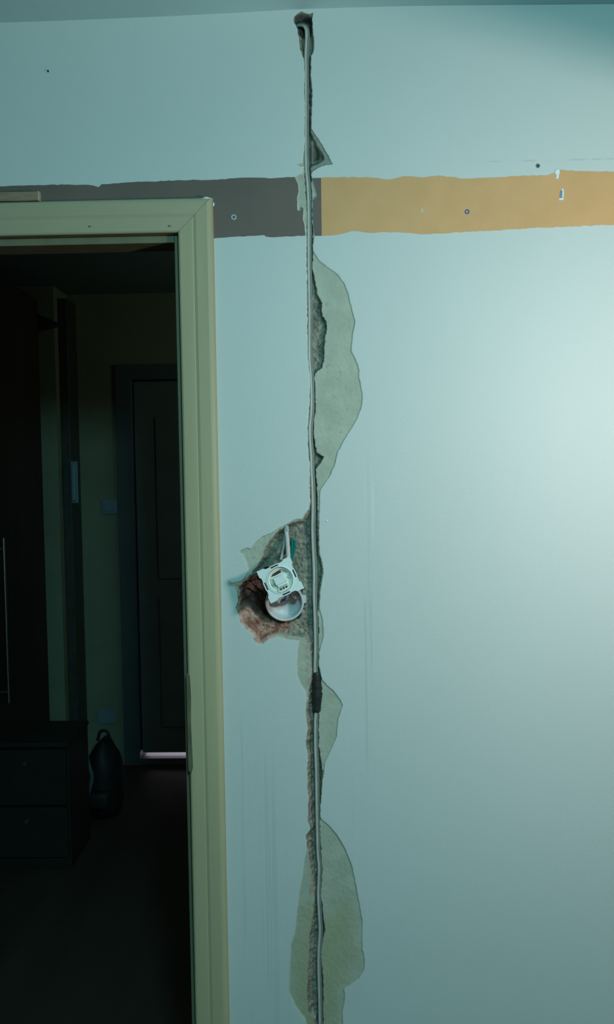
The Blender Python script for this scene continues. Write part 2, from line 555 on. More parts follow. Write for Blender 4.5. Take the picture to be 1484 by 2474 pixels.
# keep the floor of the chase behind the cable
near = (np.abs(side) < .0095) & (sD > .001) & (GZ < P(740, 66)[2])
depth = np.where(near & (sC > 0), np.maximum(depth, .0095 * sstep(np.minimum(sC, .0095 - np.abs(side)), 0, .003)), depth)
depth[0, :] = depth[-1, :] = 0
depth[:, 0] = depth[:, -1] = 0

pink = sstep(.016 - np.abs(side + .010), 0, .008) * (side < .002) * np.where(GZ < P(745, 1500)[2], 1.0, .45)
pink = np.maximum(pink, .8 * sstep(-sV + .004, 0, .01) * (GX < P(720, 1500)[0]) * (GZ < P(650, 1480)[2]) * (GZ > P(650, 1580)[2]))

# ------------------------------------------------------------------ the wall
WT = 0.13
CEIL_Z = 2.5185
wall = bpy.data.objects.new('wall_back', None)
DX0, DX1, DZ = -1.178, -0.294, 2.081          # rough opening of the doorway
vid = np.arange(nx * nz).reshape(nz, nx)
fc_s = (sD[:-1, :-1] + sD[1:, :-1] + sD[:-1, 1:] + sD[1:, 1:]) / 4
fc_c = (sC[:-1, :-1] + sC[1:, :-1] + sC[:-1, 1:] + sC[1:, 1:]) / 4
fside = (side[:-1, :-1] + side[1:, 1:]) / 2
fz = (GZ[:-1, :-1] + GZ[1:, 1:]) / 2
fx = (GX[:-1, :-1] + GX[1:, 1:]) / 2
reg = np.zeros(fc_s.shape, int)
reg[fc_s > -.0022] = 1                                 # chase and its lip
zp = lambda y: P(760, y)[2]
PATCHES = [(2, 1, 590, 1172), (3, 1, 1640, 1862), (4, 1, 1972, 2700), (5, -1, 424, 512), (6, -1, 1546, 1690), (7, -1, 2060, 2700), (9, 1, 306, 418)]
for k, sd, y0, y1 in PATCHES:
    reg[(reg == 1) & (fc_c < .0004) & (fside * sd > 0) & (fz < zp(y0)) & (fz > zp(y1))] = k
reg[(reg == 1) & (fc_c < .0004) & (fx < P(660, 1340)[0]) & (fz > P(600, 1402)[2]) & (fz < P(600, 1285)[2])] = 8
hole = (fx < P(735, 1400)[0]) & (fz < P(700, 1236)[2]) & (fz > P(700, 1562)[2]) & (reg == 1)
reg[hole] = 10


def grid_mesh(name, mask, m, parent, extra=None):
    jj, ii = np.nonzero(mask)
    quads = np.stack([vid[jj, ii], vid[jj, ii + 1], vid[jj + 1, ii + 1], vid[jj + 1, ii]], 1)
    used, inv = np.unique(quads, return_inverse=True)
    quads = inv.reshape(-1, 4)
    co_ = np.stack([GX.ravel()[used], depth.ravel()[used], GZ.ravel()[used]], 1)
    me = bpy.data.meshes.new(name)
    me.vertices.add(len(co_))
    me.vertices.foreach_set('co', co_.astype(np.float32).ravel())
    me.loops.add(len(quads) * 4)
    me.loops.foreach_set('vertex_index', quads.astype(np.int32).ravel())
    me.polygons.add(len(quads))
    me.polygons.foreach_set('loop_start', np.arange(0, len(quads) * 4, 4, dtype=np.int32))
    me.update(calc_edges=True)
    for an, arr in (('flake', sD), ('chase', sC), ('brick', sK), ('cav', sV), ('deep_shade', sS), ('pink', pink), ('damp', sstep(sM, -.01, .03)), ('grey', ((GX > P(746, 360)[0]) & (GZ > P(760, 420)[2]) & (GZ < P(760, 306)[2])).astype(float))):
        a = me.attributes.new(an, 'FLOAT', 'POINT')
        a.data.foreach_set('value', arr.ravel()[used].astype(np.float32))
    return link(name, me, m, parent, name != 'wall_face')


wb = BM()
box(wb, -3.2, DX0, 0, WT, 0, CEIL_Z + .1)
box(wb, DX0, DX1, 0, WT, DZ, CEIL_Z + .1)
box(wb, DX1, XA, 0, WT, 0, CEIL_Z + .1)
box(wb, XA, XB, 0, WT, 0, ZA)
box(wb, XA, XB, 0, WT, ZB, CEIL_Z + .1)
box(wb, XB, 3.4, 0, WT, 0, CEIL_Z + .1)
box(wb, XA, XB, WT - .02, WT, ZA, ZB)
me = bpy.data.meshes.new('wall_back')
bmesh.ops.recalc_face_normals(wb, faces=wb.faces)
wb.to_mesh(me)
wb.free()
bpy.data.objects.remove(wall)
wall = link('wall_back', me, m_wall)
tag(wall, 'pale aqua painted plaster wall with a cable channel hacked down it', 'wall', kind='structure')
grid_mesh('wall_face', reg == 0, m_dam, wall)
o = grid_mesh('cable_chase', reg == 1, m_dam, wall)
o['label'] = 'ragged grey channel chiselled into the plaster from ceiling downwards'
o = grid_mesh('switch_hole', reg == 10, m_dam, wall)
o['label'] = 'broken brick red hole behind the hanging switch'
for k, lab in ((2, 'large bare beige plaster patch below the orange band'), (3, 'small bare plaster patch beside the black tape'),
               (4, 'tall damp bare plaster patch at the bottom'), (5, 'pale plaster chip inside the brown band'),
               (6, 'narrow bare plaster patch left of the cable under the switch hole'), (7, 'olive bare plaster patch at the bottom left of the cable'),
               (8, 'greenish bare plaster patch above left of the switch'), (9, 'grey triangular plaster break above the bands')):
    if (reg == k).any():
        o = grid_mesh('bare_plaster_patch', reg == k, m_dam, wall)
        o['label'] = lab

# painted bands (old border paint left showing between the white coats)
m_brown = mat('brown_band_paint', (0.145, 0.112, 0.09), .6, .14, 7, .08, 120, col2=(0.165, 0.12, 0.096))
m_orange = mat('orange_band_paint', (0.64, 0.355, 0.14), .6, .04, 16, .08, 120, col2=(0.68, 0.375, 0.16))


def ragged(px, amp=.5, step=9, straight=0):
    out = []
    n = len(px)
    for i in range(n):
        if straight and i == n - 1:
            out.append(px[i])
            continue
        a, b = px[i], px[(i + 1) % n]
        L = math.hypot(b[0] - a[0], b[1] - a[1])
        k = max(1, int(L / step)) if L < 300 else 1
        for j in range(k):
            t = j / k
            q = (a[0] + (b[0] - a[0]) * t, a[1] + (b[1] - a[1]) * t)
            if j:
                q = (q[0] + random.uniform(-amp, amp), q[1] + random.uniform(-amp, amp) * 2)
            out.append(q)
    return out


def wall_slab(bm, px, t0=0.0, t1=.0008):
    slab(bm, [tuple(r) for r in to_wall(px)], (), t0, t1, wallM((0, 0, 0)))


OR = [(776, 430), (860, 428), (905, 430), (940.5, 434), (960.6, 430), (975.6, 426), (1021, 429), (1061, 424), (1121, 432), (1166, 430), (1241, 426), (1326.6, 423),
      (1334, 419), (1341.6, 418), (1344, 433), (1350.6, 430), (1352.6, 410), (1392, 414), (1484, 415), (1900, 408), (1900, 525), (1484, 543), (1392, 546.6), (1291, 550.6),
      (1216, 555.6), (1141, 559), (1041, 565.6), (1001, 564), (955.6, 560.6), (920.5, 560.6), (890, 562), (850, 558), (830, 564), (810, 568), (777.6, 569.6)]
b = BM()
wall_slab(b, ragged(OR, .6, 9, 1))
orange = obj('orange_band', b, m_orange, wall)
orange['label'] = 'ragged orange painted band running to the right'
BR1 = [(-300, 455), (0, 450.5), (48.5, 448.5), (121, 446.5), (202, 446.5), (226, 448.5), (238.5, 452.5), (246.6, 445), (323, 440.4), (437, 435.6), (517.5, 434.4), (600, 429.3),
       (651.7, 431.4), (685, 429.3), (712.5, 428), (720.5, 445), (722, 463), (718, 478), (719, 508), (725.4, 509.5), (729, 501), (733.5, 502), (732, 530), (736, 543), (738.5, 569),
       (664.6, 573), (642.7, 571.5), (638.8, 567.7), (615.5, 569.7), (600, 570), (566, 572), (517.5, 576), (505, 576), (505, 520), (0, 530), (-300, 535)]
BR2 = [(755, 430.5), (776, 430), (777.6, 569.6), (761, 570), (756, 530), (756, 486), (766.5, 473), (760, 450)]
b = BM()
wall_slab(b, ragged(BR1, .5))
wall_slab(b, BR2)
brown = obj('brown_band', b, m_brown, wall)
brown['label'] = 'dark brown painted band over the door head'

m_chipw = mat('white_filler', (0.72, 0.80, 0.78), .7, .05, 60)
m_chipd = mat('blue_grey_plaster', (0.20, 0.27, 0.33), .7, .1, 60)
b = BM()
wall_slab(b, [(1343, 432), (1345, 424), (1341, 418), (1343, 411), (1350, 409), (1353, 416), (1350, 424), (1349, 433)], 0, .0018)
obj('paint_chip', b, m_chipw, orange)
b = BM()
wall_slab(b, [(1352, 482), (1353, 470), (1356, 458), (1361, 456), (1362.5, 466), (1361, 481)], 0, .0014)
wall_slab(b, [(1349, 483), (1352, 479), (1362, 480), (1361, 484)], 0, .002)
obj('paint_chip', b, m_chipw, orange)
b = BM()
wall_slab(b, [(1352, 479), (1353.5, 464), (1356.5, 459), (1359, 461), (1358.5, 479)], .0013, .0018)
obj('paint_gouge', b, m_chipd, orange)
b = BM()
wall_slab(b, [(1017, 513), (1016, 506), (1019, 501), (1023, 504), (1024, 512), (1021, 515)], 0, .0012)
obj('paint_chip', b, mat('pale_orange_chip', (0.58, 0.48, 0.30), .7), orange)

# ------------------------------------------------------------------ ceiling, floors, hall shell
b = BM()
xs = np.linspace(-3.2, 3.4, 60)
edge = np.interp(xs, [P(0, 55)[0], P(200, 48)[0], P(480, 36)[0], P(742, 21)[0], P(1000, 14)[0], P(1484, 10)[0]],
                 [P(0, 55)[2], P(200, 48)[2], P(480, 36)[2], P(742, 21)[2], P(1000, 14)[2], P(1484, 10)[2]])
rows = []
for yy in (WT, 0.0, -.06, -.25, -1.0, -3.4):
    k = sstep(np.array([-yy]), .0, .5)[0]
    rows.append([b.verts.new((x, yy, e * (1 - k) + 2.515 * k)) for x, e in zip(xs, edge)])
for a, c2 in zip(rows, rows[1:]):
    for i in range(len(xs) - 1):
        b.faces.new((a[i], a[i + 1], c2[i + 1], c2[i]))
top = [b.verts.new((x, y, 2.66)) for x, y in ((-3.2, WT), (3.4, WT), (3.4, -3.4), (-3.2, -3.4))]
b.faces.new(top)
ceil = obj('ceiling', b, m_ceil, smooth=True)
tag(ceil, 'grey painted ceiling along the top of the wall', 'ceiling', kind='structure')

b = BM()
box(b, -3.2, 3.4, -3.4, 3.2, -.1, 0)
tag(obj('floor', b, m_floor), 'dark brown floor running through the doorway into the hall', 'floor', kind='structure')

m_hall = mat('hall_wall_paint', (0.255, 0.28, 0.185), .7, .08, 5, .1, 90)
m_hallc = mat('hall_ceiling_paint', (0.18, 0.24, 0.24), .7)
HY = 2.8
fd0, fd1 = P(325, 1300, HY)[0], P(325, 1300, HY)[0] + .80
fdz = P(380, 915, HY)[2]
b = BM()
box(b, -2.6, fd0, HY, HY + .12, 0, 2.6)
box(b, fd1, 1.2, HY, HY + .12, 0, 2.6)
box(b, fd0, fd1, HY, HY + .12, fdz, 2.6)
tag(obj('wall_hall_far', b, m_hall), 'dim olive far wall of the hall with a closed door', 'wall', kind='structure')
b = BM()
box(b, -2.6, -2.5, WT, HY, 0, 2.6)
tag(obj('wall_hall_left', b, m_hall), 'hidden left side wall of the hall behind the wardrobe', 'wall', kind='structure')
b = BM()
box(b, 0.7, 0.8, WT, HY, 0, 2.6)
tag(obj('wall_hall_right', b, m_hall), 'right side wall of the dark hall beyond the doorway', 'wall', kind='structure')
b = BM()
box(b, -2.6, 1.2, WT + .001, HY + 1.3, 2.5, 2.6)
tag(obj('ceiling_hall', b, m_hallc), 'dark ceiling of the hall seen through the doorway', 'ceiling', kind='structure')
# pier left of the far door
PY = 2.57
b = BM()
box(b, -2.3, P(146, 1300, PY)[0], PY, HY, 0, 2.5)
tag(obj('wall_pier', b, m_hall), 'narrow greenish wall pier in the hall right of the wardrobe', 'wall', kind='structure')
m_dark = mat('dark_hall_timber', (0.055, 0.06, 0.05), .5, .2, 20)
b = BM()
box(b, P(147, 1300, PY)[0], P(182, 1300, PY + .1)[0], PY + .06, HY, 0, 2.45, .004)
tag(obj('trim_1', b, m_dark), 'dark upright timber post beside the hall pier', 'trim', kind='structure')

# far door
fd = empty('door_2', (0, HY, 0))
tag(fd, 'closed dark door at the far end of the hall with light under it', 'door', kind='structure')
m_fdoor = mat('far_door_paint', (0.16, 0.21, 0.20), .45, .1, 6)
m_fframe = mat('far_door_frame_paint', (0.10, 0.135, 0.14), .45, .1, 6)
GAP = P(400, 1821, HY)[2]
SILL = P(400, 1832, HY)[2]
b = BM()
box(b, fd0 + .01, fd1 - .01, .02, .06, GAP, fdz - .012, .003)
for px0, px1, z0, z1 in ((.12, .36, .2, .9), (.42, .68, .2, .9), (.12, .36, 1.0, fdz - .2), (.42, .68, 1.0, fdz - .2)):
    box(b, fd0 + px0, fd0 + px1, .012, .021, z0, z1, .004)
obj('door_panel', b, m_fdoor, fd)
fw = (P(320, 1300, HY)[0] - P(284, 1300, HY)[0])
b = BM()
box(b, fd0 - fw, fd0 + .004, -.015, .12, 0, fdz + .075, .003)
box(b, fd1 - .004, fd1 + fw, -.015, .12, 0, fdz + .075, .003)
box(b, fd0 + .003, fd1 - .003, -.015, .12, fdz - .004, fdz + .075, .003)
box(b, fd0 + .003, fd0 + .03, .062, .12, GAP, fdz, .002)
box(b, fd1 - .03, fd1 - .003, .062, .12, GAP, fdz, .002)
box(b, fd0 + .02, fd1 - .02, .062, .12, fdz - .03, fdz, .002)
obj('door_frame', b, m_fframe, fd)
m_chrome = mat('satin_chrome', (0.55, 0.60, 0.62), .3, metal=1.0)
b = BM()
box(b, fd0, fd1, -.004, .11, 0, SILL, .002)
obj('threshold', b, m_fframe, fd)
b = BM()
box(b, fd1 - .11, fd1 - .07, .006, .02, .95, 1.15, .002)
tube(b, [(fd1 - .09, .01, 1.05), (fd1 - .09, -.04, 1.05), (fd1 - .20, -.04, 1.05)], .009)
obj('door_handle', b, m_chrome, fd)
# lit room behind the far door
b = BM()
box(b, -2.6, 1.2, HY + 1.2, HY + 1.3, 0, 2.6)
box(b, -2.6, -2.5, HY + .12, HY + 1.2, 0, 2.6)
box(b, 1.1, 1.2, HY + .12, HY + 1.2, 0, 2.6)
tag(obj('wall_beyond', b, mat('pale_room_wall', (.7, .66, .68), .8)), 'walls of the lit room behind the far hall door', 'wall', kind='structure')
b = BM()
box(b, -2.5, 1.1, HY + .112, HY + 1.2, 0, SILL)
tag(obj('floor_beyond', b, mat('pale_tile_floor', (.66, .60, .74), .6)), 'strip of pale lit floor showing under the far door', 'floor', kind='structure')
add_light('room_lamp_beyond', 'POINT', (fd0 + .35, HY + .55, .9), 42.0, (1.0, .86, .97), shadow_soft_size=.05)

# ------------------------------------------------------------------ door frame in the wall
IX, IZ = -0.301, 2.074                     # inner edge of the casing
OX, OZ = -0.228, 2.1435
CT = .017
frame = empty('door_frame', (IX, 0, 0))
tag(frame, 'pale wooden door casing round the dark doorway', 'door frame', kind='structure')
IL = -1.175
W_ = OX - IX
H_ = OZ - IZ
# profile: (u across 0..1 from inner to outer edge, t thickness)
PROF = [(0, 0), (0, .009), (.02, .0115), (.06, .013), (.41, .0145), (.445, .0142), (.475, .0150), (.53, .0164), (.84, .018), (.90, .0172), (.95, .0148), (.985, .010), (1.0, .005), (1.0, 0)]


def casing(name, stations, m):
    """stations: list of functions u -> (x, z)"""
    bm = BM()
    rings = [[bm.verts.new((s(u)[0] - IX, -t, s(u)[1])) for u, t in PROF] for s in stations]
    for a, c2 in zip(rings, rings[1:]):
        for i in range(len(PROF) - 1):
            bm.faces.new((a[i], a[i + 1], c2[i + 1], c2[i]))
        bm.faces.new((a[-1], a[0], c2[0], c2[-1]))
    bm.faces.new(rings[0])
    bm.faces.new(rings[-1][::-1])
    return obj(name, bm, m, frame)


g = .0004
casing('side_casing', [lambda u: (IX + u * W_, 0), lambda u: (IX + u * W_, IZ + u * H_ - g)], m_wood)
casing('side_casing', [lambda u: (IL - u * W_, 0), lambda u: (IL - u * W_, IZ + u * H_ - g)], m_wood)
casing('head_casing', [lambda u: (IL - u * W_, IZ + u * H_ + g), lambda u: (IX + u * W_, IZ + u * H_ + g)], m_woodh)
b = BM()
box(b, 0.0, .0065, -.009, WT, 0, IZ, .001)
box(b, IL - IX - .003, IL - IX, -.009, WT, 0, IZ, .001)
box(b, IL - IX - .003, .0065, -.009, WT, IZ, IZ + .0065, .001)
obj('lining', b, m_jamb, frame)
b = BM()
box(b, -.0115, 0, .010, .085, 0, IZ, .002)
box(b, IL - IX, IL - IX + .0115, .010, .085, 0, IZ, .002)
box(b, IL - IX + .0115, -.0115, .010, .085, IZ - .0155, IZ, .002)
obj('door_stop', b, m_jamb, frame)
zt, zb_ = P(468, 1624)[2], P(468, 1862)[2]
b = BM()
slab(b, [(-.002, zb_ + .006), (.004, zb_), (.0075, zb_ + .012), (.0066, zb_ + .05), (.005, (zt + zb_) / 2), (.0065, zt - .05), (.005, zt - .004), (-.002, zt)], (), .006, .0172, wallM((0, 0, 0)))
box(b, -.003, .0, -.012, .05, zb_ + .005, zt - .005, .0008)
o = obj('strike_plate', b, mat('dark_bronze', (0.11, 0.12, 0.07), .5, .2, 30), frame)
o['label'] = 'dark strike plate on the inner edge of the casing'
for px, py, r in ((498, 479, .0055), (505, 480, .004), (490, 480.5, .003)):
    b = BM()
    p = P(px, py, -.012)
    bmesh.ops.create_icosphere(b, subdivisions=2, radius=1, matrix=Matrix.Translation(p - Vector((IX, 0, 0))) @ Matrix.Diagonal((r * 1.3, r, r * .5, 1)))
    obj('filler_blob', b, m_chipw, frame, True)
b = BM()
p = P(516, 494, -.008)
bmesh.ops.create_icosphere(b, subdivisions=2, radius=1, matrix=Matrix.Translation(p - Vector((IX, 0, 0))) @ Matrix.Diagonal((.0022, .003, .0045, 1)))
obj('filler_blob', b, m_chipw, frame, True)
for px, py in ((217, 547), (410, 546)):
    b = BM()
    p = P(px, py, -.0135)
    bmesh.ops.create_uvsphere(b, u_segments=10, v_segments=6, radius=1, matrix=Matrix.Translation(p - Vector((IX, 0, 0))) @ Matrix.Diagonal((.004, .0016, .002, 1)))
    obj('nail_head', b, mat('wood_knot', (0.20, 0.20, 0.13), .7), frame, True)

# ------------------------------------------------------------------ things on the wall
# wooden strip lying on the head casing
p0, p1 = P(-420, 478, -.008), P(94, 478, -.008)
b = BM()
n = 40
h = P(60, 464, -.012)[2] - OZ
lo = BM()
box(b, p0.x, p1.x, -.0145, -.0012, OZ + .0006, OZ + h, .0008)
bmesh.ops.bisect_plane(b, geom=list(b.verts) + list(b.edges) + list(b.faces), plane_co=(p1.x - .3, 0, 0), plane_no=(1, 0, 0))
strip = obj('wooden_strip', b, mat('rough_strip_wood', (0.29, 0.205, 0.125), .75, .35, 60, .6, 220, stretch=(.25, 1, 1)))
tag(strip, 'rough brown wooden strip lying on top of the door casing', 'wood strip')
b = BM()
box(b, p1.x - .0006, p1.x + .0022, -.0145, -.0012, OZ + .0004, OZ + h + .001, .0006)
o = obj('sawn_end', b, mat('sawn_wood', (0.40, 0.37, 0.25), .7, .15, 80), strip)
o['label'] = 'paler sawn end'

# cable
YC = .0035
m_cable = mat('grey_white_sheath', (0.47, 0.47, 0.41), .45, .08, 40)
m_cable2 = mat('grey_core_sheath', (0.20, 0.225, 0.20), .5, .1, 40)
cable = empty('power_cable', (P(748, 640)[0], YC, 0))
tag(cable, 'grey flat twin cable running down the open channel to the bottom of the wall', 'cable')
pts = []
for i, (px, py) in enumerate(CABLE_PX):
    Y = YC
    if i < 5:
        Y = (.030, .024, .013, .007, .005)[i]
    pts.append(P(px, py, Y))
sp_ = spline(pts, .012)
L0 = Vector((P(748, 640)[0], YC, 0))
b = BM()
offs = []
for s in (-1, 1):
    path = []
    for i, q in enumerate(sp_):
        t = (sp_[min(i + 1, len(sp_) - 1)] - sp_[max(i - 1, 0)]).normalized()
        a = t.cross(Vector((0, 1, 0)))
        a = a.normalized() if a.length > .3 else Vector((1, 0, 0))
        if a.x < 0:
            a = -a
        if q.z > P(740, 70)[2]:
            a = (a + Vector((.4, 0, .6))).normalized()
        path.append(q + a * (.0023 * s) + Vector((0, 0.0022 if s > 0 else 0, 0)) - L0)
    b2 = BM()
    tube(b2, path, .0030 if s < 0 else .0025, 12)
    o = obj('cable_core', b2, m_cable if s < 0 else m_cable2, cable, True)
    if s > 0:
        o['label'] = 'darker grey core lying deeper'
b.free()
# black insulating tape
m_tape = mat('black_tape', (0.022, 0.028, 0.024), .45, .3, 60, .5, 160)
b = BM()
tp = [P(765, y, YC - .0005) - L0 for y in np.linspace(1624, 1720, 26)]
rr = []
for i in range(26):
    u = i / 25
    rr.append(.0068 + .0038 * math.exp(-((u - .55) / .32) ** 2) + random.uniform(-.0006, .0006))
rr[0] = rr[-1] = .0062
tube(b, [q + Vector((.0012 * math.exp(-((k / 25 - .5) / .3) ** 2), 0, 0)) for k, q in enumerate(tp)], rr, 20)
for v in b.verts:
    v.co.y *= .8
o = obj('tape_wrap', b, m_tape, cable, True)
o['label'] = 'wrap of black insulating tape'

# flush box in the hole
bx = P(688, 1455, -.004)
BRD = .0405
box_o = empty('flush_mounting_box', bx)
tag(box_o, 'round white plastic flush box hanging in the brick red hole', 'electrical box')
Mb = Matrix(((1, 0, 0, 0), (0, 0, -1, 0), (0, 1, 0, 0), (0, 0, 0, 1))) @ Matrix.Rotation(radians(8), 4, 'X')
m_box = mat('white_translucent_plastic', (0.62, 0.64, 0.62), .35, .03, 20)
m_box.node_tree.nodes['Principled BSDF'].inputs['Subsurface Weight'].default_value = .25
m_box.node_tree.nodes['Principled BSDF'].inputs['Subsurface Radius'].default_value = (.01, .01, .01)
b = BM()
lathe(b, [(0, -.0245), (BRD * .80, -.0205), (BRD * .85, -.018), (BRD * .885, .002), (BRD * .89, .004), (BRD * 1.0, .0045), (BRD * 1.01, .0035), (BRD * 1.0, .001), (BRD * .96, 0),
          (BRD * .95, -.025), (BRD * .90, -.0275), (0, -.0275)], 64, Mb)
obj('cup', b, m_box, box_o, True)
b = BM()
t = bmesh.new()
bmesh.ops.create_cube(t, size=1, matrix=Matrix.Translation((BRD * 1.0, .006, -.003)) @ Matrix.Diagonal((.010, .017, .013, 1)))
bmesh.ops.bevel(t, geom=list(t.edges), offset=.002, segments=2, affect='EDGES')
merge(b, t, Mb)
obj('screw_lug', b, m_box, box_o)
for s in (-1, 1):
    b = BM()
    t = bmesh.new()
    bmesh.ops.create_cone(t, cap_ends=True, segments=14, radius1=.004, radius2=.004, depth=.02, matrix=Matrix.Translation((s * BRD * .62, .010, -.014)))
    merge(b, t, Mb)
    obj('screw_post', b, m_box, box_o)
m_wireb = mat('grey_blue_wire', (0.20, 0.27, 0.40), .4)
b = BM()
tube(b, spline([(-.006, .012, -.004), (-.004, -.004, .004), (.004, -.014, .010), (.006, -.012, .028)], .003), .0042, 10)
o = obj('blue_wire', b, m_wireb, box_o, True)
o['label'] = 'grey blue wire'
b = BM()
tube(b, spline([(.022, .012, .004), (.024, -.004, .006), (.019, -.012, .010), (.012, -.010, .022)], .003), .0026, 10)
o = obj('brown_wire', b, mat('brown_wire', (0.15, 0.11, 0.08), .4), box_o, True)
o['label'] = 'brown wire'

# switch insert hanging in front of the box
SY = -.064
sc_ = P(677.5, 1401, SY)
ANG = math.atan2(P(696, 1345, SY)[2] - P(620, 1382, SY)[2], P(700, 1344, SY)[0] - P(620, 1382, SY)[0])
sw = empty('light_switch', sc_)
tag(sw, 'white square switch insert dangling askew from its wires in the broken hole', 'light switch')
Ms = Matrix(((1, 0, 0, 0), (0, 0, -1, 0), (0, 1, 0, 0), (0, 0, 0, 1))) @ Matrix.Rotation(ANG, 4, 'Z') @ Matrix.Rotation(radians(-9), 4, 'X')
m_plate = mat('white_plate_plastic', (0.76, 0.80, 0.76), .4, .03, 20)
m_cream = mat('cream_insert_plastic', (0.80, 0.77, 0.63), .45, .08, 60)
m_slot = mat('black_slot', (0.02, 0.025, 0.025), .6)
m_steel = mat('zinc_steel', (0.45, 0.52, 0.50), .4, metal=.8)
S = (P(738, 1418, SY) - P(698, 1344, SY)).length / 2 * 1.00
S2 = (P(698, 1344, SY) - P(620, 1382, SY)).length / 2 * 1.02
tabw = .55
rec = .0032


def plate_outline():
    q = []
    a, c2 = S2, S
    w1, w2 = a * .50, c2 * .50
    # corner tabs stand out, edge middles are set back with small nibs
    top = [(-a, c2), (-w1 - .004, c2), (-w1, c2 - rec), (-.010, c2 - rec), (-.008, c2 - rec + .0012), (.008, c2 - rec + .0012), (.010, c2 - rec), (w1, c2 - rec), (w1 + .004, c2), (a, c2)]
    right = [(a, w2 + .004), (a - rec, w2), (a - rec, .010), (a - rec + .0012, .008), (a - rec + .0012, -.008), (a - rec, -.010), (a - rec, -w2), (a, -w2 - .004)]
    q = top + right
    return q + [(-x, -y) for x, y in q]


def circle(r, n=48, cx=0, cy=0, flat=None):
    return [(cx + r * cos(2 * pi * k / n), cy + (min(max(r * sin(2 * pi * k / n), -flat), flat) if flat else r * sin(2 * pi * k / n))) for k in range(n)]


RH = S * .735


def rect_loop(cx, cy, w, h):
    return [(cx - w / 2, cy - h / 2), (cx + w / 2, cy - h / 2), (cx + w / 2, cy + h / 2), (cx - w / 2, cy + h / 2)]


slots = [rect_loop(0, S * .845, .0165, .0030), rect_loop(0, -S * .845, .0165, .0030), rect_loop(S2 * .845, 0, .0030, .0165), rect_loop(-S2 * .845, 0, .0030, .0165)]
b = BM()
slab(b, plate_outline(), [circle(RH)] + slots, -.0012, .0012, Ms)
# raised ring round the opening
lathe(b, [(RH, -.006), (RH, .0022), (RH + .0012, .0026), (RH + .0026, .0022), (RH + .0026, .001)], 56, Ms)
obj('mounting_plate', b, m_plate, sw)
for w in slots:
    b = BM()
    xs_, ys_ = [q[0] for q in w], [q[1] for q in w]
    box(b, min(xs_) - .0004, max(xs_) + .0004, min(ys_) - .0004, max(ys_) + .0004, -.005, -.0008, .0003, Ms)
    obj('slot', b, m_slot, sw)
b = BM()
lathe(b, [(0, -.026), (RH * .9, -.026), (RH * .94, -.024), (RH * .97, -.006), (RH * .97, -.002), (RH * .86, -.0025), (RH * .84, -.0062), (0, -.0062)], 48, Ms)
obj('insert_housing', b, m_cream, sw)
b = BM()
box(b, -.0125, .0125, -.0075, .0085, -.0105, .0045, .0014, Ms)
box(b, -.0105, .0105, -.0135, -.0065, -.0105, .0022, .001, Ms)
obj('rocker_block', b, m_plate, sw)
b = BM()
slab(b, [(-.016, .0135), (-.010, .0175), (.002, .0195), (.008, .019), (.007, .0135), (-.004, .0128)], (), -.0064, -.0052, Ms)
o = obj('housing_gap', b, mat('dark_brown_gap', (.05, .03, .022), .7), sw)
o['label'] = 'dark gap above the rocker block'
b = BM()
slab(b, [(.008, .0195), (.0155, .016), (.0185, .010), (.0155, .0085), (.010, .0125), (.008, .0135)], (), -.0098, -.0060, Ms)
obj('contact_bridge', b, mat('grey_contact', (.42, .45, .42), .5), sw)
for cx_, cy_ in ((-.0185, -.004), (.0185, -.001)):
    b = BM()
    lathe(b, [(0, -.004), (.0034, -.004), (.0038, -.005), (.0038, -.011)], 18, Ms @ Matrix.Translation((cx_, cy_, 0)))
    box(b, cx_ - .003, cx_ + .003, cy_ - .0005, cy_ + .0005, -.0045, -.0037, 0, Ms)
    obj('screw', b, m_steel, sw)
for cx_, cy_ in ((-.006, .002), (.005, .004)):
    b = BM()
    lathe(b, [(0, .0049), (.0016, .0049), (.0019, .0044)], 14, Ms @ Matrix.Translation((cx_, cy_, 0)))
    obj('rivet', b, m_cream, sw)
for k in (-1, 0, 1):
    b = BM()
    lathe(b, [(0, .0032), (.0019, .0032), (.0021, .0026), (.0021, .001)], 14, Ms @ Matrix.Translation((k * .0062, -S * .60 + .0035, 0)))
    obj('terminal_hole', b, m_slot, sw)
b = BM()
slab(b, [(-.0125, -.0145), (.0125, -.0145), (.0125, -.0215), (.008, -.0245), (-.008, -.0245), (-.0125, -.0215)], (), -.0095, .0012, Ms)
obj('terminal_block', b, m_cream, sw)

# the feed that carries the switch
feed = empty('feed_cable', P(692, 1270, .012))
tag(feed, 'short white sheathed cable coming out of the hole top and carrying the switch', 'cable')
F0 = P(692, 1270, .012)
m_sheath = mat('pinkish_white_sheath', (0.62, 0.57, 0.52), .45, .06, 30)
b = BM()
tube(b, [q - F0 for q in spline([P(691, 1278, .006), P(694, 1300, -.003), P(695.5, 1322, -.016), P(697, 1350, -.044), P(696, 1362, -.052)], .004)], .0046, 14)
obj('sheath', b, m_sheath, feed, True)
b = BM()
tube(b, [q - F0 for q in spline([P(690, 1262, .014), P(692, 1272, .008), P(693.5, 1286, .003)], .003)], .0052, 14)
o = obj('conduit_end', b, mat('grey_conduit', (0.33, 0.40, 0.39), .5), feed, True)
o['label'] = 'grey conduit end'
m_green = mat('green_wire', (0.0, 0.16, 0.135), .35)
for a_ in ([P(705, 1300, .008), P(706, 1315, .002), P(705, 1332, -.012), P(702, 1352, -.048)], [P(711, 1308, .007), P(712, 1318, .001), P(710, 1334, -.012), P(705, 1352, -.048)]):
    b = BM()
    tube(b, [q - F0 for q in spline(a_, .004)], .0028, 10)
    o = obj('green_wire', b, m_green, feed, True)
    o['label'] = 'green insulated wire'
b = BM()
tube(b, [q - F0 for q in spline([P(689, 1288, .010), P(687, 1312, .004), P(683, 1332, -.012), P(679, 1352, -.050)], .004)], .0030, 10)
o = obj('grey_wire', b, mat('pale_grey_wire', (.42, .46, .43), .4), feed, True)
